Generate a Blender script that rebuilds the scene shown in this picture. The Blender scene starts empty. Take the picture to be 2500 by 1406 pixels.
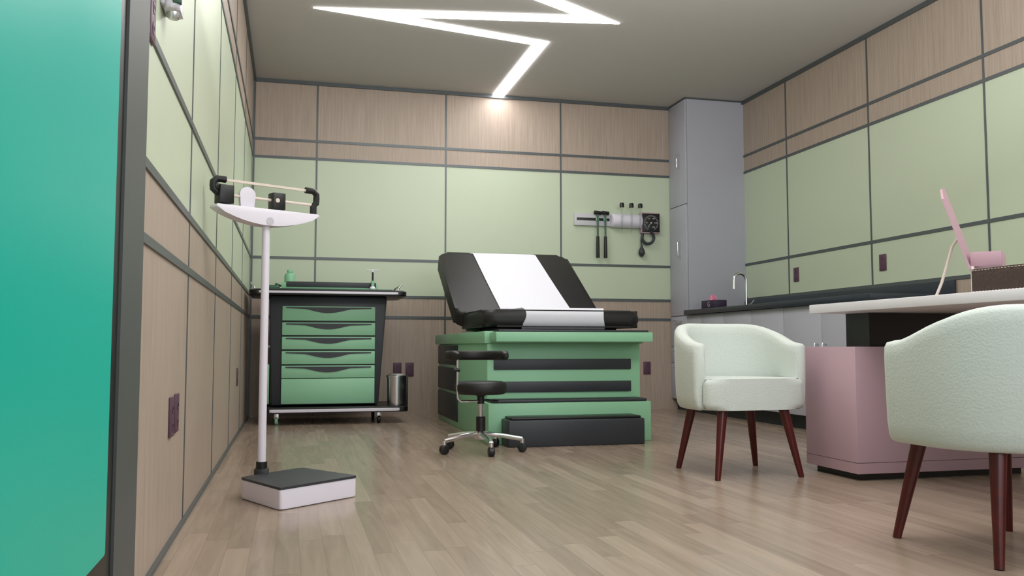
import bpy, bmesh, math, random
from mathutils import Vector, Matrix
random.seed(4)
PI=math.pi
C=bpy.context.scene.collection
def R(a): return math.radians(a)

# ------------------------------------------------------------ materials
def lin(c):
    out=[]
    for v in c:
        v=v/255.0
        out.append(v/12.92 if v<=0.04045 else ((v+0.055)/1.055)**2.4)
    return (*out,1.0)
def mat(name,col,rough=0.5,metal=0.0,bump=0,bscale=200,var=0.06,vscale=6,emit=None,estr=0,coat=0,trans=0,sheen=0,ior=None,spec=None):
    m=bpy.data.materials.new(name); m.use_nodes=True
    nt=m.node_tree; N=nt.nodes; L=nt.links
    b=N['Principled BSDF']
    c=lin(col)
    tc=N.new('ShaderNodeTexCoord')
    nz=N.new('ShaderNodeTexNoise'); nz.inputs['Scale'].default_value=vscale; nz.inputs['Detail'].default_value=3
    L.new(tc.outputs['Object'],nz.inputs['Vector'])
    mx=N.new('ShaderNodeMix'); mx.data_type='RGBA'
    mx.inputs['A'].default_value=(c[0]*(1-var),c[1]*(1-var),c[2]*(1-var),1)
    mx.inputs['B'].default_value=(min(1,c[0]*(1+var)),min(1,c[1]*(1+var)),min(1,c[2]*(1+var)),1)
    L.new(nz.outputs['Fac'],mx.inputs['Factor']); L.new(mx.outputs['Result'],b.inputs['Base Color'])
    b.inputs['Roughness'].default_value=rough; b.inputs['Metallic'].default_value=metal
    if coat: b.inputs['Coat Weight'].default_value=coat
    if sheen: b.inputs['Sheen Weight'].default_value=sheen
    if trans: b.inputs['Transmission Weight'].default_value=trans
    if ior: b.inputs['IOR'].default_value=ior
    if spec is not None: b.inputs['Specular IOR Level'].default_value=spec
    if emit is not None:
        b.inputs['Emission Color'].default_value=lin(emit); b.inputs['Emission Strength'].default_value=estr
    if bump:
        n2=N.new('ShaderNodeTexNoise'); n2.inputs['Scale'].default_value=bscale; n2.inputs['Detail'].default_value=4
        L.new(tc.outputs['Object'],n2.inputs['Vector'])
        bp=N.new('ShaderNodeBump'); bp.inputs['Strength'].default_value=bump; bp.inputs['Distance'].default_value=0.01
        L.new(n2.outputs['Fac'],bp.inputs['Height']); L.new(bp.outputs['Normal'],b.inputs['Normal'])
    return m
def wood_wall(name,c1,c2,rough=.5):
    m=bpy.data.materials.new(name); m.use_nodes=True
    nt=m.node_tree; N=nt.nodes; L=nt.links; b=N['Principled BSDF']
    g=N.new('ShaderNodeNewGeometry')
    mp=N.new('ShaderNodeMapping'); mp.inputs['Scale'].default_value=(70,70,2.2)
    L.new(g.outputs['Position'],mp.inputs['Vector'])
    nz=N.new('ShaderNodeTexNoise'); nz.inputs['Scale'].default_value=1; nz.inputs['Detail'].default_value=6; nz.inputs['Roughness'].default_value=.7
    L.new(mp.outputs['Vector'],nz.inputs['Vector'])
    cr=N.new('ShaderNodeValToRGB'); cr.color_ramp.elements[0].position=.3; cr.color_ramp.elements[1].position=.7
    cr.color_ramp.elements[0].color=lin(c1); cr.color_ramp.elements[1].color=lin(c2)
    L.new(nz.outputs['Fac'],cr.inputs['Fac']); L.new(cr.outputs['Color'],b.inputs['Base Color'])
    b.inputs['Roughness'].default_value=rough
    return m
def floor_mat():
    m=bpy.data.materials.new('floor planks'); m.use_nodes=True
    nt=m.node_tree; N=nt.nodes; L=nt.links; b=N['Principled BSDF']
    def mth(op,a,bb=None):
        n=N.new('ShaderNodeMath'); n.operation=op
        for i,v in enumerate((a,bb)):
            if v is None: continue
            if isinstance(v,(int,float)): n.inputs[i].default_value=v
            else: L.new(v,n.inputs[i])
        return n.outputs[0]
    g=N.new('ShaderNodeNewGeometry'); sp=N.new('ShaderNodeSeparateXYZ'); L.new(g.outputs['Position'],sp.inputs[0])
    x,y=sp.outputs[0],sp.outputs[1]
    rx=mth('DIVIDE',mth('ADD',x,5),.068); row=mth('FLOOR',rx)
    wn=N.new('ShaderNodeTexWhiteNoise'); wn.noise_dimensions='1D'; L.new(row,wn.inputs['W'])
    ry=mth('ADD',mth('DIVIDE',mth('ADD',y,5),.85),mth('MULTIPLY',wn.outputs['Value'],7.3)); idx=mth('FLOOR',ry)
    cmb=N.new('ShaderNodeCombineXYZ'); L.new(row,cmb.inputs[0]); L.new(idx,cmb.inputs[1])
    w2=N.new('ShaderNodeTexWhiteNoise'); w2.noise_dimensions='2D'; L.new(cmb.outputs[0],w2.inputs['Vector'])
    mp=N.new('ShaderNodeMapping'); mp.inputs['Scale'].default_value=(30,2.2,1); L.new(g.outputs['Position'],mp.inputs['Vector'])
    off=N.new('ShaderNodeVectorMath'); off.operation='MULTIPLY_ADD'; off.inputs[1].default_value=(9,9,9)
    L.new(w2.outputs['Color'],off.inputs[0]); L.new(mp.outputs['Vector'],off.inputs[2])
    nz=N.new('ShaderNodeTexNoise'); nz.inputs['Scale'].default_value=1; nz.inputs['Detail'].default_value=5; nz.inputs['Distortion'].default_value=.7; nz.inputs['Roughness'].default_value=.55
    L.new(off.outputs[0],nz.inputs['Vector'])
    f=mth('ADD',mth('MULTIPLY',w2.outputs['Value'],.32),mth('MULTIPLY',nz.outputs['Fac'],.6))
    cr=N.new('ShaderNodeValToRGB'); e=cr.color_ramp.elements
    e[0].position=.10; e[0].color=lin((130,113,98)); e[1].position=.88; e[1].color=lin((178,160,143))
    L.new(f,cr.inputs['Fac'])
    fx=mth('FRACT',rx); fy=mth('FRACT',ry)
    ex=mth('LESS_THAN',mth('MINIMUM',fx,mth('SUBTRACT',1,fx)),.012)
    ey=mth('LESS_THAN',mth('MINIMUM',fy,mth('SUBTRACT',1,fy)),.0018)
    seam=mth('MAXIMUM',ex,ey)
    mx=N.new('ShaderNodeMix'); mx.data_type='RGBA'; mx.inputs['B'].default_value=lin((110,94,81))
    L.new(mth('MULTIPLY',seam,.4),mx.inputs['Factor']); L.new(cr.outputs['Color'],mx.inputs['A']); L.new(mx.outputs['Result'],b.inputs['Base Color'])
    L.new(mth('ADD',mth('MULTIPLY',nz.outputs['Fac'],.10),.18),b.inputs['Roughness'])
    b.inputs['Specular IOR Level'].default_value=.6
    return m
M=dict(
 floor=floor_mat(),
 wood=wood_wall('wall wood',(161,145,131),(186,169,155)),
 green_wall=mat('wall green',(197,209,184),.42,var=.015),
 ceil=mat('ceiling paint',(192,188,183),.8,var=.015),
 trim=mat('trim grey',(92,98,100),.4,.3),
 white=mat('white enamel',(226,222,234),.3,var=.01),
 cab=mat('cabinet laminate',(178,179,190),.45,var=.02),
 cab_in=mat('cabinet gap',(60,60,66),.6),
 counter=mat('dark counter',(44,51,60),.3,var=.1,vscale=40),
 toe=mat('dark toe kick',(30,42,46),.5),
 sage=mat('sage green enamel',(144,200,163),.4,var=.02),
 sage_d=mat('deep green plastic',(60,98,76),.4),
 char=mat('charcoal plastic',(48,52,58),.45),
 black=mat('black plastic',(18,18,20),.4),
 leather=mat('black vinyl',(20,19,21),.5,bump=.04,bscale=60),
 paper=mat('white paper',(222,223,232),.75,bump=.12,bscale=7,var=.01),
 chrome=mat('chrome',(228,228,232),.14,1.0),
 brushed=mat('brushed steel',(222,222,228),.25,1.0),
 fabric=mat('pale fabric',(202,209,203),.9,bump=.22,bscale=150,var=.03,vscale=120,sheen=.1),
 redwood=mat('dark red wood',(76,11,7),.3,var=.5,vscale=30),
 pink=mat('pink laminate',(196,164,176),.5,var=.015),
 mauve=mat('mauve plastic',(184,148,160),.5,var=.015),
 desk=mat('pale desk top',(222,220,225),.45,var=.015),
 plate=mat('purple plate',(90,60,78),.45),
 plate_d=mat('purple plate slot',(48,30,40),.5),
 teal=mat('glow-painted teal glass',(0,44,38),.4,emit=(0,170,148),estr=.84,var=.03,vscale=.6,spec=.25),
 frame=mat('grey frame',(80,84,83),.5),
 brown=mat('brown leather',(58,41,32),.6,bump=.5,bscale=90,var=.4,vscale=30),
 glass=mat('clear plastic',(240,242,244),.02,trans=1.0,ior=1.12),
 cream=mat('cream wire',(222,208,198),.4),
 grey=mat('light grey plastic',(196,196,202),.4),
 purple=mat('dark purple card',(48,34,62),.5),
 tissue=mat('pink tissue',(220,130,160),.8),
 dial=mat('dial marks',(200,200,200),.5),
)
# painted glow: emission brightens the door glass, a little bluer toward its top
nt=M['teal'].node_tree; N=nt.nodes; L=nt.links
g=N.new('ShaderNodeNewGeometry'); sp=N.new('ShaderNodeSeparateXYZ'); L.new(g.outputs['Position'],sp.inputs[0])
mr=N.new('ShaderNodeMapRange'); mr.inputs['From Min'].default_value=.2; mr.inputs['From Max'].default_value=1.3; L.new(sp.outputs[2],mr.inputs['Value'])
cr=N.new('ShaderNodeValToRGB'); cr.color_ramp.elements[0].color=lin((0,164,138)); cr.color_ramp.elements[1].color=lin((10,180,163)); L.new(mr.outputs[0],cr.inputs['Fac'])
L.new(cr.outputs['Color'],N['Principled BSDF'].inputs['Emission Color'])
em=bpy.data.materials.new('light strip'); em.use_nodes=True
b=em.node_tree.nodes['Principled BSDF']; b.inputs['Emission Color'].default_value=(1,.98,.97,1); b.inputs['Emission Strength'].default_value=20
M['strip']=em

# ------------------------------------------------------------ mesh helpers
class MB:
    def __init__(s): s.bm=bmesh.new()
    def box(s,x0,x1,y0,y1,z0,z1,b=0,seg=2,mi=0):
        r=bmesh.ops.create_cube(s.bm,size=1)
        vs=r['verts']
        for v in vs: v.co=Vector(((x0+x1)/2+v.co.x*(x1-x0),(y0+y1)/2+v.co.y*(y1-y0),(z0+z1)/2+v.co.z*(z1-z0)))
        for f in {f for v in vs for f in v.link_faces}: f.material_index=mi
        if b:
            es=list({e for v in vs for e in v.link_edges})
            bmesh.ops.bevel(s.bm,geom=es,offset=b,segments=seg,profile=.5,affect='EDGES')
        return s
    def prism(s,poly,z0,z1,b=0,seg=3,bottom=True):
        bm=s.bm
        lo=[bm.verts.new((p[0],p[1],z0)) for p in poly]; hi=[bm.verts.new((p[0],p[1],z1)) for p in poly]
        n=len(poly); es=[]
        f1=bm.faces.new(hi); f0=bm.faces.new(lo[::-1])
        for i in range(n): bm.faces.new((lo[i],lo[(i+1)%n],hi[(i+1)%n],hi[i]))
        if b:
            es=list(f1.edges)+(list(f0.edges) if bottom else [])
            bmesh.ops.bevel(bm,geom=es,offset=b,segments=seg,profile=.5,affect='EDGES')
        return s
    def yprism(s,poly,y0,y1,b=0,seg=2):   # poly in (x,z)
        bm=s.bm
        lo=[bm.verts.new((p[0],y0,p[1])) for p in poly]; hi=[bm.verts.new((p[0],y1,p[1])) for p in poly]
        n=len(poly)
        fs=[bm.faces.new(hi[::-1]),bm.faces.new(lo)]
        for i in range(n): fs.append(bm.faces.new((lo[(i+1)%n],lo[i],hi[i],hi[(i+1)%n])))
        if b: bmesh.ops.bevel(bm,geom=list({e for f in fs for e in f.edges}),offset=b,segments=seg,profile=.5,affect='EDGES')
        return s
    def cyl(s,p0,p1,r0,r1=None,n=24,b=0):
        if r1 is None: r1=r0
        p0=Vector(p0); p1=Vector(p1); d=p1-p0
        q=d.to_track_quat('Z','Y').to_matrix().to_4x4(); q.translation=(p0+p1)/2
        r=bmesh.ops.create_cone(s.bm,cap_ends=True,segments=n,radius1=r0,radius2=r1,depth=d.length,matrix=q)
        if b:
            es=[e for e in {e for v in r['verts'] for e in v.link_edges} if any(len(f.verts)>4 for f in e.link_faces)]
            bmesh.ops.bevel(s.bm,geom=es,offset=b,segments=3,profile=.5,affect='EDGES')
        return s
    def lathe(s,prof,c=(0,0),n=40):
        bm=s.bm; rings=[]
        for r,z in prof:
            if r<1e-6: rings.append([bm.verts.new((c[0],c[1],z))])
            else: rings.append([bm.verts.new((c[0]+r*math.cos(2*PI*i/n),c[1]+r*math.sin(2*PI*i/n),z)) for i in range(n)])
        for a,b_ in zip(rings,rings[1:]):
            for i in range(n):
                j=(i+1)%n
                if len(a)==1 and len(b_)>1: bm.faces.new((a[0],b_[j],b_[i]))
                elif len(b_)==1 and len(a)>1: bm.faces.new((a[i],a[j],b_[0]))
                elif len(a)>1: bm.faces.new((a[i],a[j],b_[j],b_[i]))
        return s
    def tube(s,pts,r,n=12):
        pts=[Vector(p) for p in pts]; bm=s.bm; rings=[]
        up=None
        for i,p in enumerate(pts):
            t=(pts[min(i+1,len(pts)-1)]-pts[max(i-1,0)]).normalized()
            if up is None:
                up=Vector((0,0,1)) if abs(t.z)<.9 else Vector((1,0,0))
            a=(up-t*up.dot(t)).normalized(); c=t.cross(a); up=a
            rings.append([bm.verts.new(p+a*r*math.cos(2*PI*k/n)+c*r*math.sin(2*PI*k/n)) for k in range(n)])
        for A,B in zip(rings,rings[1:]):
            for k in range(n): bm.faces.new((A[k],A[(k+1)%n],B[(k+1)%n],B[k]))
        bm.faces.new(rings[0][::-1]); bm.faces.new(rings[-1])
        return s
    def sweep(s,cs,outs,secs):
        bm=s.bm; rings=[]
        for c,o,sec in zip(cs,outs,secs):
            rings.append([bm.verts.new((c[0]+o[0]*a,c[1]+o[1]*a,z)) for a,z in sec])
        n=len(rings[0])
        for A,B in zip(rings,rings[1:]):
            for k in range(n): bm.faces.new((A[k],A[(k+1)%n],B[(k+1)%n],B[k]))
        bm.faces.new(rings[0][::-1]); bm.faces.new(rings[-1])
        return s
    def ribbon(s,inner,outer,xa,xb):
        """closed sheet between two (y,z) profiles; xa,xb: functions of t giving the side edges"""
        bm=s.bm; nx=6; n=len(inner)
        def grid(pr): return [[bm.verts.new((xa(k/(n-1))+(xb(k/(n-1))-xa(k/(n-1)))*i/nx,y,z)) for i in range(nx+1)] for k,(y,z) in enumerate(pr)]
        A=grid(inner); B=grid(outer)
        for k in range(n-1):
            for i in range(nx):
                bm.faces.new((A[k][i],A[k+1][i],A[k+1][i+1],A[k][i+1])); bm.faces.new((B[k][i],B[k][i+1],B[k+1][i+1],B[k+1][i]))
            for i in (0,nx): bm.faces.new((A[k][i],B[k][i],B[k+1][i],A[k+1][i]))
        for k in (0,n-1):
            for i in range(nx): bm.faces.new((A[k][i],A[k][i+1],B[k][i+1],B[k][i]))
        return s
    def xf(s,mtx): s.bm.transform(mtx); return s
def rroot(o):
    while o.parent: o=o.parent
    return o
def fin(mb,name,m,parent=None,local=False,angle=35):
    bm=mb.bm
    bmesh.ops.recalc_face_normals(bm,faces=bm.faces)
    if parent is not None and not local:
        bm.transform(Matrix.Translation(-rroot(parent).location))
    me=bpy.data.meshes.new(name); 
    loc=None
    if parent is None and not local:
        xs=[v.co for v in bm.verts]
        mn=Vector((min(v.x for v in xs),min(v.y for v in xs),min(v.z for v in xs))); mxx=Vector((max(v.x for v in xs),max(v.y for v in xs),0))
        loc=Vector(((mn.x+mxx.x)/2,(mn.y+mxx.y)/2,mn.z)); bm.transform(Matrix.Translation(-loc))
    bm.to_mesh(me); bm.free()
    for mm in (m if isinstance(m,list) else [m]): me.materials.append(mm)
    for p in me.polygons: p.use_smooth=True
    me.set_sharp_from_angle(angle=R(angle))
    o=bpy.data.objects.new(name,me); C.objects.link(o)
    if loc is not None: o.location=loc
    if parent is not None: o.parent=parent
    return o
def thing(name,label,cat,loc,rz=0,group=None):
    o=bpy.data.objects.new(name,None); C.objects.link(o); o.empty_display_size=.1
    o.location=Vector(loc); o.rotation_euler=(0,0,rz); o['label']=label; o['category']=cat
    if group: o['group']=group
    return o
def tag(o,label,cat,group=None):
    o['label']=label; o['category']=cat
    if group: o['group']=group
    return o
def struct(o): o['kind']='structure'; return o
def dup(root,loc,rz=None,label=None,group=None):
    r=root.copy(); C.objects.link(r); r.location=Vector(loc)
    if rz is not None: r.rotation_euler=(0,0,rz)
    if label: r['label']=label
    if group: r['group']=group
    for ch in list(root.children):
        c=ch.copy(); C.objects.link(c); c.parent=r
        for g in ch.children:
            d=g.copy(); C.objects.link(d); d.parent=c
    return r
def text(name,body,size,loc,rot,m,parent,ext=.0006):
    cu=bpy.data.curves.new('tmp','FONT'); cu.body=body; cu.size=size; cu.extrude=ext; cu.align_x='CENTER'; cu.align_y='CENTER'
    to=bpy.data.objects.new('tmp',cu); C.objects.link(to)
    bpy.context.view_layer.update()
    me=bpy.data.meshes.new_from_object(to.evaluated_get(bpy.context.evaluated_depsgraph_get()))
    bpy.data.objects.remove(to)
    me.materials.clear(); me.materials.append(m); me.name=name
    o=bpy.data.objects.new(name,me); C.objects.link(o); o.parent=parent
    o.location=Vector(loc)-rroot(parent).location; o.rotation_euler=rot
    return o
def rrect(x0,x1,y0,y1,r,n=6):
    pts=[]
    for cx,cy,a0 in ((x1-r,y1-r,0),(x0+r,y1-r,90),(x0+r,y0+r,180),(x1-r,y0+r,270)):
        for i in range(n+1):
            a=R(a0+90*i/n); pts.append((cx+r*math.cos(a),cy+r*math.sin(a)))
    return pts

# ------------------------------------------------------------ room
XL,XR,YB,H=-.344,4.06,7.643,2.87
YF=-1.2
o=struct(fin(MB().box(XL-.1,XR+.1,YF,YB+.1,-.1,0),'floor',M['floor']))
o=struct(fin(MB().box(XL-.1,XR+.1,YF,YB+.1,H,H+.1),'ceiling',M['ceil']))
bands=[(0,1.016,0),(1.016,2.197,1),(2.197,H,0)]
for nm,a in (('wall_left',(XL-.1,XL,YF,YB)),('wall_back',(XL-.1,XR+.1,YB,YB+.1)),('wall_right',(XR,XR+.1,YF,YB))):
    m=MB()
    for z0,z1,mi in bands: m.box(*a,z0,z1,mi=mi)
    struct(fin(m,nm,[M['wood'],M['green_wall']]))
HZ=[(2.350,.022),(2.197,.022),(1.337,.022),(1.016,.024),(.837,.024)]
t=.006
m=MB()
for z,h in HZ: m.box(XL,XL+t,2.14,YB,z-h/2,z+h/2)
for y in (3.14,4.22,5.31,6.38,7.47): m.box(XL,XL+t*.5,y-.0055,y+.0055,0,H)
m.box(XL,XL+.02,YF,YB,H-.03,H); m.box(XL,XL+.016,YB-.02,YB,0,H); m.box(XL,XL+.012,2.14,YB,0,.012)
struct(fin(m,'trim_1',M['trim']))
m=MB()
for z,h in HZ: m.box(XL,3.466,YB-t,YB,z-h/2,z+h/2)
for x in (.187,1.313,2.386): m.box(x-.007,x+.007,YB-t*.7,YB,0,H)
m.box(XL,3.466,YB-.02,YB,H-.03,H)
struct(fin(m,'trim_2',M['trim']))
m=MB()
for z,h in HZ[:4]: m.box(XR-t,XR,YF,7.285,z-h/2,z+h/2)
m.box(XR-t,XR,YF,4.65,.825,.849)
for y in (6.56,5.47,4.37,3.27,2.17): m.box(XR-t*.7,XR,y-.007,y+.007,0 if y<4.6 else 1.016,H)
m.box(XR-.02,XR,YF,7.285,H-.03,H)
struct(fin(m,'trim_3',M['trim']))
# glow-painted teal glass door in the left wall
d=bpy.data.objects.new('door_1',None); C.objects.link(d); d.location=(XL,1,0); d['kind']='structure'
m=MB().box(XL,XL+.012,1.89,2.14,0,2.5).box(XL,XL+.012,-.3,1.89,2.38,2.5).box(XL,XL+.012,-.3,-.1,0,2.38)
fin(m,'frame',M['frame'],d)
fin(MB().box(XL,XL+.006,-.1,1.89,0.0,2.38),'gasket',M['black'],d)
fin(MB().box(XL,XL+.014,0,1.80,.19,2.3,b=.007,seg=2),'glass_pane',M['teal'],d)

# ------------------------------------------------------------ ceiling light strip
poly=[(1.742,7.62),(1.847,7.62),(1.84,6.18),(.709,5.942),(2.218,5.698),(1.05,5.03),(.95,5.11),(1.884,5.63),(.107,5.927),(1.741,6.26)]
o=fin(MB().prism(poly,H-.006,H-.0005),'ceiling_light_strip',M['strip'])
tag(o,'bright white zigzag light strip recessed in the ceiling','ceiling light')

# ------------------------------------------------------------ outlets
def outlet(loc,rz,label,w=.072,h=.118):
    r=thing('outlet_plate',label,'outlet',loc,rz,'purple wall outlet plates')
    fin(MB().box(-w/2,w/2,-.008,0,-h/2,h/2,b=.003),'plate',M['plate'],r,local=True)
    for s in (-1,1):
        k=fin(MB().cyl((0,-.0095,s*.025),(0,-.006,s*.025),.016,n=20),'socket',M['plate'],r,local=True)
        for q in (-1,1): fin(MB().box(q*.006-.0012,q*.006+.0012,-.0102,-.0094,s*.025-.005,s*.025+.005),'slot',M['plate_d'],k,local=True)
    return r
outlet((.896,YB,.386),0,'purple outlet plate on the back wall, the one nearer the cart')
outlet((1.003,YB,.386),0,'purple outlet plate on the back wall, the one nearer the exam table')
outlet((3.22,YB,.386),0,'purple outlet plate low on back wall beside the tall grey cabinet')
outlet((XL,2.77,.374),R(90),'low purple outlet plate on left wall, nearer one of the pair')
outlet((XL,2.885,.378),R(90),'low purple outlet plate on left wall, farther one of the pair')
outlet((XL,6.03,.385),R(90),'single purple outlet plate low on left wall near the cart')
outlet((XR,6.45,1.18),R(-90),'purple plate above the counter backsplash, the farther one beyond the faucet')
outlet((XR,5.35,1.178),R(-90),'purple plate on the right green wall, nearer one above the counter')
r=outlet((XL,2.22,1.375),R(90),'purple plate high on left wall beside the grey door frame')

# dispenser on the left wall
r=thing('wall_dispenser','white and green dispenser mounted high on the left wall','dispenser',(XL,2.42,1.46))
fin(MB().box(XL,XL+.012,2.36,2.47,1.467,1.75,b=.005,seg=3),'back_plate',M['grey'],r)
fin(MB().prism(rrect(XL+.008,XL+.048,2.365,2.465,.018),1.46,1.74,b=.01,seg=3),'body',M['white'],r)
fin(MB().box(XL+.03,XL+.052,2.361,2.385,1.472,1.73,b=.004),'green_stripe',M['sage_d'],r)
fin(MB().cyl((XL+.028,2.41,1.444),(XL+.028,2.41,1.465),.014,.02,b=.003),'nozzle',M['brushed'],r)

# ------------------------------------------------------------ tall cabinet
CX=3.466
def bar_handle(p0,p1,out,parent,r=.006):
    p0=Vector(p0);p1=Vector(p1);out=Vector(out)
    return fin(MB().tube([p0,p0+out*.85,p0+out+(p1-p0)*.06,p1+out-(p1-p0)*.06,p1+out*.85,p1],r),'handle',M['chrome'],parent)
r=thing('tall_cabinet','tall pale grey cabinet in the right back corner','cabinet',(3.75,7.46,0))
fin(MB().box(CX+.02,XR,7.285,YB,.1,H-.012),'body',M['cab'],r)
fin(MB().box(CX+.06,XR,7.32,YB,0,.1),'plinth',M['toe'],r)
for (z0,z1,hz0,hz1) in ((1.888,H-.015,2.236,2.36),(.868,1.882,1.41,1.547)):
    dd=fin(MB().box(CX,CX+.019,7.287,YB-.003,z0,z1,b=.002),'door',M['cab'],r)
    bar_handle((CX,7.405,hz0),(CX,7.405,hz1),(-.03,0,0),dd)
for z0,z1 in ((.104,.43),(.434,.58),(.584,.862)):
    dd=fin(MB().box(CX,CX+.019,7.287,YB-.003,z0,z1,b=.002),'drawer',M['cab'],r)
    bar_handle((CX,7.40,z1-.04),(CX,7.52,z1-.04),(-.03,0,0),dd)
fin(MB().box(CX-.004,XR,7.275,YB,H-.012,H-.002),'top_trim',M['trim'],r)

# ------------------------------------------------------------ base cabinets
def base_cab(y0,y1,ym,label,hs):
    r=thing('base_cabinet',label,'cabinet',(3.77,(y0+y1)/2,0),0,'grey base cabinets under the dark counter')
    fin(MB().box(CX+.02,XR-.002,y0+.001,y1-.001,.1,.868),'body',M['cab_in'],r)
    fin(MB().box(CX+.07,XR-.002,y0+.001,y1-.001,0,.1),'plinth',M['toe'],r)
    for a,b_,s in ((y0,ym,1),(ym,y1,-1)):
        dd=fin(MB().box(CX,CX+.019,a+.002,b_-.002,.104,.866,b=.0015),'door',M['cab'],r)
        hy=ym-s*.045
        bar_handle((CX,hy,.44),(CX,hy,.605),(-.03,0,0),dd)
base_cab(6.60,7.284,7.01,'grey base cabinet beside the tall cabinet, under the tissue box',0)
base_cab(5.69,6.60,6.15,'middle grey base cabinet behind the pale armchair',0)
base_cab(4.66,5.69,5.22,'grey base cabinet nearest the desk with a pair of chrome handles',0)
o=fin(MB().box(3.43,XR-.002,4.65,7.284,.869,.91,b=.003),'countertop',M['counter']); tag(o,'long dark slate countertop along the right wall','countertop')
o=fin(MB().box(XR-.022,XR-.0065,4.65,7.28,.91,1.004,b=.002),'backsplash',M['counter']); tag(o,'dark backsplash strip against the right wall','backsplash')
# faucet
fx,fy=3.85,6.91
r=thing('faucet','chrome gooseneck faucet on the dark counter','faucet',(fx,fy,.91))
fin(MB().cyl((fx,fy,.91),(fx,fy,.935),.027,.024,b=.004),'base',M['chrome'],r)
pts=[(fx,fy,.93),(fx,fy,1.0),(fx,fy,1.1),(fx,fy,1.165)]
for i in range(1,13):
    a=PI*i/12; pts.append((fx-.058+.058*math.cos(a),fy,1.165+.058*math.sin(a)))
pts.append((fx-.118,fy,1.11))
fin(MB().tube(pts,.0125,n=16),'spout',M['chrome'],r)
fin(MB().cyl((fx-.118,fy,1.085),(fx-.118,fy,1.115),.015,.014),'nozzle',M['chrome'],r)
fin(MB().tube([(fx+.02,fy,.945),(fx+.05,fy,.96),(fx+.075,fy,.99)],.006),'lever',M['chrome'],r)
# tissue box
r=thing('tissue_box','dark purple tissue box with a pink tissue beside the faucet','tissue box',(3.56,6.95,.91))
fin(MB().box(3.50,3.62,6.83,7.07,.91,.985,b=.003),'box',M['purple'],r)
bm=MB()
pts=[(3.56+.028*math.cos(a)*(1+.3*math.sin(3*a)),6.95+.045*math.sin(a)) for a in [2*PI*i/18 for i in range(18)]]
v0=[bm.bm.verts.new((x,y,.986)) for x,y in pts]; v1=[bm.bm.verts.new((3.56+(x-3.56)*.7,6.95+(y-6.95)*.75+.01,1.012+.012*math.sin(i*1.7))) for i,(x,y) in enumerate(pts)]
tp=bm.bm.verts.new((3.555,6.965,1.04))
for i in range(18):
    j=(i+1)%18; bm.bm.faces.new((v0[i],v0[j],v1[j],v1[i])); bm.bm.faces.new((v1[i],v1[j],tp))
fin(bm,'tissue',M['tissue'],r)
text('lettering','G',.062,(3.4992,6.93,.947),(R(90),0,R(-90)),M['pink'],r)

# ------------------------------------------------------------ exam table
X0,X1=1.175,2.185
r=thing('exam_table','green medical exam table with black cushions and white paper cover','exam table',(1.68,6.1,0))
fin(MB().box(X0,X1,5.30,7.12,0.0,.602,b=.004),'body',M['sage'],r)
fin(MB().box(X0-.02,X1+.02,5.29,7.2,.602,.678,b=.006),'top_frame',M['sage'],r)
ds=fin(MB().box(1.19,2.20,5.12,5.34,.612,.672,b=.004),'pull_out_leaf',M['sage'],r)
fin(MB().box(1.21,2.18,5.15,5.9,.678,.686,b=.002).box(1.21,2.18,5.14,5.285,.672,.686,b=.004),'leaf_mat',M['char'],ds)
for z0,z1 in ((.44,.505),(.30,.366)):
    fin(MB().box(1.216,2.12,5.29,5.302,z0,z1,b=.003),'front_drawer',M['char'],r)
for z0,z1 in ((.447,.592),(.255,.425),(.04,.235)):
    fin(MB().box(X0-.011,X0+.004,6.28,7.1,z0,z1,b=.003),'side_panel',M['char'],r)
stp=fin(MB().box(1.145,2.187,5.13,5.36,.0,.243,b=.004),'step_housing',M['sage'],r)
fin(MB().box(1.17,2.165,5.14,5.32,.243,.262,b=.006),'step_tread',M['char'],stp)
lo=fin(MB().box(1.225,2.07,4.95,5.13,.0,.155,b=.008),'lower_step',M['char'],r)
fin(MB().box(1.245,2.05,4.96,5.125,.155,.17,b=.006),'lower_tread',M['black'],lo)
fin(MB().box(1.3,2.1,5.5,6.05,.678,.71),'seat_frame',M['black'],r)
# seat cushion
SB,ST=.706,.816
fin(MB().prism(rrect(1.165,2.215,5.33,6.16,.08),SB,ST,b=.048,seg=8),'seat_cushion',M['leather'],r,angle=60)
# backrest
yb,zb=6.05,.765; L_=.98; ang=math.atan2(.53,.85); hw=.53
m=MB().prism(rrect(-hw,hw,0,L_,.075),-.06,.06,b=.028,seg=6)
m.xf(Matrix.Translation((1.645,yb,zb))@Matrix.Rotation(ang,4,'X'))
fin(m,'backrest',M['leather'],r,angle=60)
fin(MB().cyl((1.2,6.12,.71),(2.1,6.12,.71),.02).box(1.3,1.36,6.1,6.75,.68,.72).box(1.95,2.01,6.1,6.75,.68,.72)
    .tube([(1.33,6.7,.70),(1.33,6.66,1.06)],.015).tube([(1.98,6.7,.70),(1.98,6.66,1.06)],.015),'backrest_support',M['brushed'],r)
def seatprof(e):
    pr=[]
    for y in (6.10,5.95,5.8,5.6,5.45,5.39): pr.append((y,ST+e+.002*math.sin(y*9)))
    for i in range(0,9):
        a=R(90+90*i/8); pr.append((5.378+(.048+e)*math.cos(a),ST-.048+(.048+e)*math.sin(a)))
    for i in range(0,9):
        a=R(180+85*i/8); pr.append((5.378+(.048+e)*math.cos(a),SB+.048+(.048+e)*math.sin(a)))
    return pr
fin(MB().ribbon(seatprof(.004),seatprof(.015),lambda t:1.42-.012*math.sin(t*9),lambda t:1.955+.010*math.sin(t*8)),'seat_paper',M['paper'],r,angle=60)
ca,sa=math.cos(ang),math.sin(ang)
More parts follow.
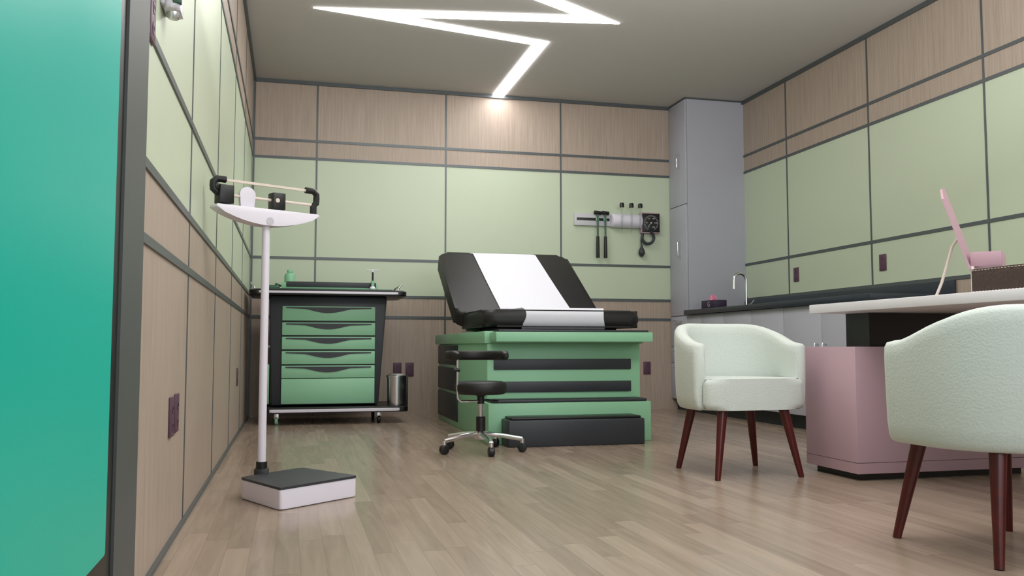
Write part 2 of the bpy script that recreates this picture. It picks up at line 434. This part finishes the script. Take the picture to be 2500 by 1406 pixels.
def backprof(e):
    q=.028
    pl=[(.06,.06+e),(.25,.06+e),(.45,.061+e),(.7,.06+e),(L_-q-.004,.06+e)]
    for i in range(1,9):
        a=R(90-90*i/8); pl.append((L_-q+(q+e)*math.cos(a),.06-q+(q+e)*math.sin(a)))
    pl.append((L_+e,-.01))
    for i in range(1,9):
        a=R(-90*i/8); pl.append((L_-q+(q+e)*math.cos(a),-.06+q+(q+e)*math.sin(a)))
    pl.append((L_-.3,-.06-e))
    return [(yb+a*ca-b_*sa,zb+a*sa+b_*ca) for a,b_ in pl]
fin(MB().ribbon(backprof(.002),backprof(.008),lambda t:1.44-.07*min(1,t*3.5),lambda t:1.965-.085*min(1,t*3.5)),'backrest_paper',M['paper'],r,angle=60)

# ------------------------------------------------------------ medical cart
r=thing('medical_cart','green and charcoal medical drawer cart against the back wall','cart',(.28,7.05,0))
fin(MB().yprism([(-.14,.14),(.66,.14),(.72,.97),(-.168,.97)],6.86,7.36,b=.012),'body',M['char'],r)
rows=[(.78,.891),(.67,.767),(.562,.658),(.45,.55),(.345,.44)]
for z0,z1 in rows:
    dd=fin(MB().box(-.07,.627,6.838,6.858,z0,z1,b=.004),'drawer',M['sage'],r)
    n=14; pts=[(-.04,z1-.008)]
    pts+=[(.597,z1-.008),(.60,z1-.016)]
    for i in range(n+1):
        x=.44-.34*i/n; pts.append((x,z1-.022-.03*math.sin(PI*i/n)**1.2))
    pts+=[(-.043,z1-.016)]
    fin(MB().yprism(pts,6.834,6.842),'handle_recess',M['char'],dd)
dd=fin(MB().box(-.07,.627,6.838,6.858,.15,.341,b=.004),'drawer',M['sage'],r)
fin(MB().prism(rrect(-.31,.86,6.72,7.42,.06),.972,1.008,b=.008,seg=3).prism(rrect(-.29,.84,6.74,7.4,.05),1.0,1.014,b=.004),'top_board',M['black'],r)
fin(MB().prism(rrect(-.25,.80,6.712,7.42,.03),.982,.999,b=.004),'top_bumper',M['white'],r)
fin(MB().box(-.2,.75,6.75,7.38,1.012,1.021,b=.002),'top_mat',M['sage_d'],r)
fin(MB().prism(rrect(-.20,.88,6.74,7.40,.05),.088,.13,b=.008,seg=3),'base_shelf',M['black'],r)
fin(MB().prism(rrect(-.16,.82,6.732,7.40,.03),.096,.118,b=.004),'base_bumper',M['white'],r)
for x in (-.27,.80):
    s=1 if x>0 else -1
    fin(MB().tube([(x,6.86,1.01),(x+s*.01,6.86,1.04),(x+s*.03,6.88,1.065),(x+s*.03,7.25,1.065),(x+s*.01,7.27,1.04),(x,7.27,1.01)],.007),'side_handle',M['chrome'],r)
for x in (-.10,.66):
    for y in (6.82,7.32):
        k=fin(MB().cyl((x-.012,y,.03),(x+.012,y,.03),.03,b=.006),'caster',M['sage'] if x<0 else M['black'],r)
        fin(MB().box(x-.018,x+.018,y-.014,y+.014,.045,.092,b=.004),'fork',M['brushed'],k)
sb=fin(MB().box(-.185,-.158,6.88,7.2,.15,.45,b=.004),'side_box',M['sage'],r)
fin(MB().cyl((-.2,6.95,.585),(-.15,6.95,.585),.011),'side_knob',M['white'],r)
# on cart
r=thing('instrument_tray','low green instrument tray with dark insert on the cart','tray',(.28,7.0,1.021))
fin(MB().box(-.08,.645,6.82,7.18,1.0215,1.070,b=.004),'tray',M['sage'],r)
fin(MB().box(-.045,.63,6.8145,7.15,1.036,1.076,b=.003),'insert',M['char'],r)
o=fin(MB().box(-.22,-.095,6.84,7.1,1.0215,1.05,b=.008).cyl((-.12,6.83,1.056),(-.09,7.08,1.06),.008),'instrument_case',M['sage_d']); tag(o,'small dark green case left of the tray on the cart','case')
r=thing('bottle','small sage green bottle standing on the cart tray','bottle',(-.02,7.0,1.076))
fin(MB().lathe([(0,1.0765),(.036,1.0765),(.041,1.082),(.041,1.135),(.036,1.147),(.019,1.153),(.019,1.16)],(-.02,7.0)),'body',M['sage'],r)
fin(MB().lathe([(0,1.16),(.023,1.16),(.023,1.176),(.019,1.18),(0,1.18)],(-.02,7.0)),'cap',M['sage'],r)
cx,cy=.60,6.79
r=thing('instrument_stand','slim white and black instrument stand with a crossbar on the cart corner','medical instrument',(cx,cy,1.021))
fin(MB().lathe([(0,1.0215),(.022,1.0215),(.024,1.03),(.016,1.045),(0,1.048)],(cx,cy)),'base',M['white'],r)
fin(MB().cyl((cx,cy,1.045),(cx,cy,1.09),.012),'barrel',M['sage'],r)
fin(MB().cyl((cx,cy,1.09),(cx,cy,1.155),.007),'post',M['black'],r)
fin(MB().cyl((cx,cy,1.155),(cx,cy,1.17),.011).cyl((cx-.048,cy,1.17),(cx+.05,cy,1.172),.0045),'crossbar',M['white'],r)
o=thing('waste_bin','small steel pedal bin on the cart base shelf','bin',(.795,6.845,.13))
fin(MB().lathe([(0,.1305),(.066,.1305),(.068,.14),(.071,.35),(0,.35)],(.795,6.845)),'body',M['brushed'],o)
fin(MB().lathe([(.071,.345),(.077,.347),(.077,.362),(.055,.374),(0,.377)],(.795,6.845)).cyl((.795,6.845,.34),(.795,6.845,.35),.07),'lid',M['brushed'],o)
fin(MB().box(.868,.884,6.82,6.88,.131,.358,b=.003),'hinge',M['black'],o)

# ------------------------------------------------------------ physician scale
sx,sy=-.107,3.665
r=thing('balance_scale','white upright balance scale with black platform and sliding weights','scale',(sx,sy,0))
quad=[(-.180,3.555),(-.030,3.255),(.256,3.49),(.05,3.775)]
def roundpoly(q,rr,n=4):
    out=[]
    for i,p in enumerate(q):
        p=Vector(p); a=(Vector(q[i-1])-p).normalized(); b_=(Vector(q[(i+1)%len(q)])-p).normalized()
        A=p+a*rr; B=p+b_*rr
        for k in range(n+1):
            t_=k/n; out.append(tuple((1-t_)**2*A+2*t_*(1-t_)*p+t_*t_*B))
    return out
fin(MB().prism(roundpoly(quad,.014),.003,.073,b=.004),'platform',M['white'],r)
fin(MB().prism(roundpoly([tuple(Vector((.03,3.52))+(Vector(p)-Vector((.03,3.52)))*1.01) for p in quad],.016),.073,.082,b=.002),'platform_mat',M['char'],r)
for px_,py_ in ((-.13,3.55),(-.02,3.32),(.2,3.49),(.05,3.72)): fin(MB().cyl((px_,py_,0),(px_,py_,.005),.015),'foot',M['black'],r)
fin(MB().box(sx-.028,sx+.028,sy-.03,sy+.022,0.002,.10,b=.006).cyl((sx,sy,.1),(sx,sy,.125),.022),'post_boot',M['black'],r)
fin(MB().cyl((sx,sy,.1),(sx,sy,1.075),.0158,.0158,n=32),'post',M['white'],r)
T=Matrix.Rotation(R(28),4,'Z')
hl=.225
def hfin(m,name,mm,parent=r,angle=35):
    m.xf(T); return fin(m,name,mm,parent,local=True,angle=angle)
cres=[(-hl,1.124),(-hl+.004,1.136),(hl-.004,1.136),(hl,1.124)]
for i in range(1,12):
    x=hl-2*hl*i/12; cres.append((x,1.124-.056*math.sin(PI*i/12)**.8))
hfin(MB().yprism(cres,-.034,.034,b=.004),'beam_housing',M['white'])
hfin(MB().cyl((0,-.0355,1.086),(0,-.033,1.086),.016,n=32),'pivot_cap',M['grey'])
hfin(MB().box(-hl+.02,hl-.02,-.003,.003,1.232,1.242),'upper_beam',M['cream'])
hfin(MB().cyl((-hl+.04,0,1.178),(hl-.02,0,1.178),.006),'lower_beam',M['cream'])
def bracket(s,z0,z1):
    pts=[(s*(hl-.05),0,z1),(s*(hl-.014),0,z1),(s*(hl+.001),0,z1-.014),(s*(hl+.001),0,(z0+z1)/2),(s*(hl-.0),0,z0+.012),(s*(hl-.014),0,z0)]
    if s<0: pts.append((s*(hl-.05),0,z0))
    else: pts.append((s*(hl-.014),0,1.135))
    return MB().tube(pts,.0135,n=10)
hfin(bracket(-1,1.185,1.238),'end_bracket',M['black'])
hfin(bracket(1,1.175,1.238),'end_bracket',M['black'])
hfin(MB().box(-.208,-.150,-.028,.028,1.142,1.214,b=.003),'large_weight',M['black'])
w=hfin(MB().box(.018,.072,-.025,.025,1.139,1.208,b=.003),'small_weight',M['black'])
hfin(MB().cyl((.036,-.0265,1.176),(.036,-.0245,1.176),.009),'weight_pin',M['cream'],w)
m=MB()
pts=[]
for i in range(25):
    a=R(-30+240*i/24); pts.append((-.085+.034*math.cos(a),1.185+.034*math.sin(a)))
pts+=[(-.115,1.135),(-.055,1.135)]
hfin(m.yprism(pts,-.008,.008,b=.002),'indicator_disc',M['white'])

# ------------------------------------------------------------ stool
r=thing('rolling_stool','round black rolling stool with chrome five-spoke base','stool',(1.03,4.81,0))
SR=.232
for k in range(5):
    a=R(-88+72*k); dx,dy=math.cos(a),math.sin(a)
    leg=fin(MB().tube([(dx*.02,dy*.02,.098),(dx*.12,dy*.12,.09),(dx*SR,dy*SR,.072)],.013,n=10),'base_arm',M['chrome'],r,local=True)
    cst=fin(MB().cyl((dx*SR-dy*.016,dy*SR+dx*.016,.026),(dx*SR+dy*.016,dy*SR-dx*.016,.026),.026,b=.006),'caster',M['black'],r,local=True)
    fin(MB().cyl((dx*SR,dy*SR,.04),(dx*SR,dy*SR,.075),.012),'stem',M['chrome'],cst,local=True)
fin(MB().lathe([(0,.07),(.035,.07),(.038,.078),(.034,.108),(.026,.115),(0,.115)]),'hub',M['chrome'],r,local=True)
fin(MB().lathe([(0,.115),(.026,.115),(.026,.19),(.022,.195),(0,.195)]),'lower_sleeve',M['black'],r,local=True)
fin(MB().cyl((0,0,.19),(0,0,.32),.014),'column',M['chrome'],r,local=True)
fin(MB().lathe([(0,.265),(.02,.265),(.02,.305),(.04,.318),(0,.32)]),'upper_sleeve',M['black'],r,local=True)
fin(MB().tube([(.0,0,.285),(.04,-.01,.285),(.075,-.02,.28)],.005).cyl((.065,-.018,.28),(.095,-.025,.276),.009),'lever',M['black'],r,local=True)
fin(MB().lathe([(0,.318),(.125,.318),(.14,.325),(.145,.34),(.145,.368),(.138,.382),(.12,.389),(0,.392)]),'seat',M['leather'],r,local=True,angle=50)
cs=[];outs=[];secs=[]
for i in range(33):
    a=R(-10+230*i/32); cs.append((-.02+.158*math.cos(a),.158*math.sin(a))); outs.append((math.cos(a),math.sin(a)))
    e=1 if 1<i<31 else (.8 if i in (1,31) else .45)
    secs.append([(.026*e*math.copysign(abs(math.cos(R(q)))**.6,math.cos(R(q))),.533+.027*e*math.copysign(abs(math.sin(R(q)))**.6,math.sin(R(q)))) for q in range(0,360,24)])
fin(MB().sweep(cs,outs,secs),'backrest',M['leather'],r,local=True,angle=60)
px_=-.138; py_=-.03
bx=fin(MB().tube([(px_,py_,.52),(px_,py_,.45),(px_,py_,.33),(px_+.003,py_,.297),(px_+.02,py_,.282),(-.06,-.015,.28),(0,0,.28)],.0065),'backrest_bar',M['chrome'],r,local=True)
fin(MB().cyl((px_-.02,py_,.455),(px_+.012,py_,.455),.012),'knob',M['black'],bx,local=True)

# ------------------------------------------------------------ tub chairs
def make_chair(label,loc,rz):
    r=thing('tub_chair',label,'chair',loc,rz,'pale fabric tub chairs by the desk')
    plan=[]; hwx=.25; ye=-.125
    for i in range(5): plan.append((-hwx,ye-ye*i/4))
    for i in range(1,24):
        a=PI-PI*i/24; plan.append((hwx*math.cos(a),.0+.245*math.sin(a)))
    for i in range(5): plan.append((hwx,ye*i/4))
    def zt(y):
        q=min(1,max(0,(y-ye)/.34)); return .600+.095*(q*q*(3-2*q))
    cs=[];outs=[];secs=[]
    n=len(plan)
    for i,(x,y) in enumerate(plan):
        a=Vector(plan[max(0,i-1)]); b_=Vector(plan[min(n-1,i+1)]); t_=(b_-a).normalized(); o=(-t_.y,t_.x)
        if i==0: o=(-1,0)
        if i==n-1: o=(1,0)
        z=zt(y)
        sec=[(-.02,.30),(.0,.298),(.012,.303),(.022,.32),(.028,.36),(.032,.46),(.034,z-.05),(.032,z-.02),(.022,z-.005),(.0,z),(-.020,z-.005),(-.029,z-.02),(-.030,z-.05),(-.03,.46),(-.03,.38),(-.03,.32)]
        cs.append((x,y)); outs.append(o); secs.append(sec)
    def capsec(s,e,dz):
        zc=s[9][1]
        return [(a*e,min(max(z,.298+dz),zc-dz)) for a,z in s]
    s0=secs[0]; s1=secs[-1]
    for e,dz,dy in ((.86,.006,.012),(.5,.018,.02)):
        cs.insert(0,(plan[0][0],plan[0][1]-dy)); outs.insert(0,(-1,0)); secs.insert(0,capsec(s0,e,dz))
        cs.append((plan[-1][0],plan[-1][1]-dy)); outs.append((1,0)); secs.append(capsec(s1,e,dz))
    fin(MB().sweep(cs,outs,secs),'shell',M['fabric'],r,local=True,angle=80)
    fin(MB().prism([(x*.93,y*.93) for x,y in plan],.302,.33,b=.006),'seat_base',M['fabric'],r,local=True)
    cu=[(-.218,-.05),(-.218,-.135),(-.226,-.148)]
    for i in range(11): # rounded front of the T cushion
        a=R(180+180*i/10); cu.append((.246*math.copysign(abs(math.cos(a))**.5,math.cos(a)),-.152+.048*math.copysign(abs(math.sin(a))**.7,math.sin(a))))
    cu+=[(.226,-.148),(.218,-.135),(.218,-.05)]
    for i in range(0,15):
        a=PI*i/14; cu.append((.214*math.cos(a),.0+.205*math.sin(a)))
    fin(MB().prism(cu,.300,.44,b=.03,seg=6),'seat_cushion',M['fabric'],r,local=True,angle=80)
    for a in (-1,1):
        for b_ in (-1,1):
            fin(MB().cyl((a*.15,b_*.15,.31),(a*.205,b_*.2,0),.023,.0125,n=20),'leg',M['redwood'],r,local=True)
    return r
c1=make_chair('pale fabric tub chair opening toward the viewer, beyond the desk corner',(2.016,3.725,0),0)
c2=dup(c1,(2.006,2.147,0),PI,'nearest pale fabric tub chair with its back to the viewer at right')

# ------------------------------------------------------------ desk
r=thing('desk','pink and white desk with thick pale top and black support','desk',(2.8,2.5,0))
fin(MB().box(2.34,3.36,1.1,3.62,.735,.775,b=.003),'desktop',M['desk'],r)
for y0,y1 in ((3.35,3.74),(1.15,1.54)):
    p=fin(MB().box(2.386,3.30,y0,y1,.03,.582,b=.003),'pedestal',M['pink'],r)
    fin(MB().box(2.3855,3.3005,y0-.0005,y1+.0005,.077,.079),'seam',M['plate'],p)
    fin(MB().box(2.42,3.27,y0+.035,y1-.035,0,.04),'plinth',M['black'],p)
    fin(MB().box(2.52,3.2,y0+.08,min(y1-.11,3.6),.58,.737),'support_block',M['black'],p)
# leather box
r=thing('leather_box','brown stitched leather box on the desk','box',(2.52,2.45,.775))
fin(MB().box(2.42,2.62,2.15,2.70,.7755,.865,b=.004),'body',M['brown'],r)
m=MB()
for i in range(36):
    y=2.16+.53*i/35
    m.box(2.4185,2.42,y-.004,y+.004,.858,.8598).box(2.4185,2.42,y-.004,y+.004,.781,.7828)
fin(m,'stitching',M['cream'],r)
# book stand
r=thing('book_stand','tilted pink stand with wire leg on the desk','stand',(2.575,2.86,.775),R(-48))
m=MB()
pf=[(-.11,0),(.11,0),(.11,.37),(-.02,.345),(-.11,.29)]
bm_=m.bm
A=[bm_.verts.new((-.004,y,z)) for y,z in pf]; B=[bm_.verts.new((.004,y,z)) for y,z in pf]
bm_.faces.new(A); bm_.faces.new(B[::-1])
for i in range(5): bm_.faces.new((A[i],B[i],B[(i+1)%5],A[(i+1)%5]))
m.xf(Matrix.Translation((0,0,.1))@Matrix.Rotation(-math.atan2(.105,.34),4,'Y'))
bp=fin(m,'back_panel',M['mauve'],r,local=True)
fin(MB().box(.0,.105,-.09,.09,.112,.166,b=.0015),'ledge',M['mauve'],r,local=True)
fin(MB().tube([(-.045,0,.24),(-.072,0,.2),(-.092,0,.13),(-.113,0,.06),(-.135,0,.006),(-.138,0,.004)],.0055),'wire_leg',M['cream'],r,local=True)
fin(MB().box(.0,.09,-.09,.09,0,.006,b=.001).box(.0,.012,-.09,.09,0,.114,b=.002),'base',M['cream'],r,local=True)

# ------------------------------------------------------------ wall diagnostic rail
r=thing('wall_rail','short grey mounting rail with dark slot on back wall','rail',(2.6,YB,1.757))
fin(MB().box(2.508,2.862,YB-.03,YB-.001,1.70,1.815,b=.005),'rail',M['grey'],r)
fin(MB().box(2.53,2.85,YB-.034,YB-.028,1.748,1.772,b=.001),'slot',M['black'],r)
def hammer(x,label):
    r=thing('reflex_hammer',label,'reflex hammer',(x,YB-.055,1.4),0,'reflex hammers on the wall rail')
    y=YB-.055
    fin(MB().cyl((x,y,1.40),(x,y,1.60),.017,.014,b=.004),'grip',M['black'],r)
    fin(MB().cyl((x,y,1.59),(x,y,1.81),.0085),'shaft',M['sage_d'],r)
    fin(MB().cyl((x-.035,y,1.822),(x+.035,y,1.815),.017,b=.004),'head',M['black'],r)
    fin(MB().box(x-.012,x+.012,y,YB-.0345,1.745,1.775),'clip',M['sage'],r)
hammer(2.725,'green and black reflex hammer on the wall rail, the left one')
hammer(2.80,'green and black reflex hammer on the wall rail, nearer the clear holder')
r=thing('tube_holder','rounded white holder for specula tubes on the back wall','holder',(3.0,YB,1.7))
fin(MB().cyl((2.863,YB-.045,1.752),(3.154,YB-.045,1.752),.064,n=36,b=.012),'barrel',M['white'],r)
fin(MB().box(2.88,3.14,YB-.03,YB-.001,1.70,1.81),'mount',M['grey'],r)
for x,w in ((2.938,'left'),(3.032,'middle'),(3.12,'right')):
    r=thing('specula_tube','clear tube with black cap on the wall holder, the %s of three'%w,'tube',(x,YB-.121,1.62),0,'clear tubes with black caps')
    fin(MB().lathe([(0,1.62),(.003,1.62),(.008,1.68),(.011,1.866),(0,1.866)],(x,YB-.121),n=20),'tube',M['glass'],r)
    fin(MB().lathe([(0,1.867),(.021,1.867),(.021,1.9),(.017,1.908),(0,1.908)],(x,YB-.121),n=20),'cap',M['black'],r)
r=thing('blood_pressure_gauge','square black blood pressure gauge with hose and bulb on back wall','gauge',(3.25,YB,1.64))
gx,gz=3.254,1.742
fin(MB().box(3.158,3.35,YB-.05,YB-.001,1.645,1.84,b=.008,seg=3),'case',M['pink'],r)
fin(MB().box(3.167,3.341,YB-.056,YB-.045,1.655,1.830,b=.004),'face',M['black'],r)
m=MB()
for i in range(27):
    a=R(-150+300*i/26)+PI/2; c_,s_=math.cos(a),math.sin(a)
    m.cyl((gx+.060*c_,YB-.058,gz+.060*s_),(gx+.074*c_,YB-.058,gz+.074*s_),.0018,n=6)
fin(m,'dial_marks',M['dial'],r)
for val,an in (('0',-150),('60',-90),('120',-30),('180',30),('240',90),('300',150)):
    a=PI/2-R(an)
    text('numeral',val,.019,(gx+.046*math.cos(a),YB-.058,gz+.046*math.sin(a)),(R(90),0,0),M['dial'],r,.0004)
fin(MB().cyl((gx,YB-.0595,gz),(gx-.03,YB-.0595,gz-.035),.002,n=6).cyl((gx,YB-.062,gz),(gx,YB-.056,gz),.007),'needle',M['dial'],r)
hp=[(3.17,YB-.03,1.65)]
for i in range(25):
    a=R(150+280*i/24); hp.append((3.225+.055*math.cos(a),YB-.035-.0012*i,1.60+.055*math.sin(a)))
fin(MB().tube(hp,.014,n=10),'coiled_hose',M['char'],r)
fin(MB().tube([(3.168,YB-.035,1.62),(3.16,YB-.035,1.57),(3.165,YB-.035,1.52)],.007,n=8),'hose',M['char'],r)
fin(MB().lathe([(0,1.42),(.012,1.424),(.027,1.445),(.031,1.465),(.024,1.49),(.012,1.51),(.01,1.53),(0,1.53)],(3.165,YB-.035)),'bulb',M['char'],r)

# ------------------------------------------------------------ camera
cam=bpy.data.cameras.new('camera'); co=bpy.data.objects.new('camera',cam); C.objects.link(co)
co.location=(0,0,.58); co.rotation_euler=(R(90+3.86),0,R(-14.12))
cam.sensor_width=36; cam.lens=2137/2500*36; cam.clip_start=.02
bpy.context.scene.camera=co
# ------------------------------------------------------------ light
w=bpy.data.worlds.new('world'); bpy.context.scene.world=w; w.use_nodes=True
w.node_tree.nodes['Background'].inputs['Color'].default_value=(.94,.96,1,1); w.node_tree.nodes['Background'].inputs['Strength'].default_value=.6
def area(loc,rot,sx_,sy_,e,col=(1,1,1)):
    l=bpy.data.lights.new('fill_light','AREA'); l.shape='RECTANGLE'; l.size=sx_; l.size_y=sy_; l.energy=e; l.color=col
    o=bpy.data.objects.new('fill_light',l); C.objects.link(o); o.location=loc; o.rotation_euler=rot
area((1.9,2.0,2.8),(0,0,0),2.6,1.6,44,(.98,.98,1))  # added general fill facing down, out of view, no fixture there
area((1.4,2.6,1.95),(R(168),0,0),2.8,1.6,118,(.99,.985,.98))  # added uplight out of view, only to brighten the ceiling
area((2.0,-1.0,1.8),(R(90),0,R(0)),3.8,1.8,52,(.94,.97,1))  # added soft fill at the open end behind the camera
bpy.context.scene.view_settings.view_transform='Standard'
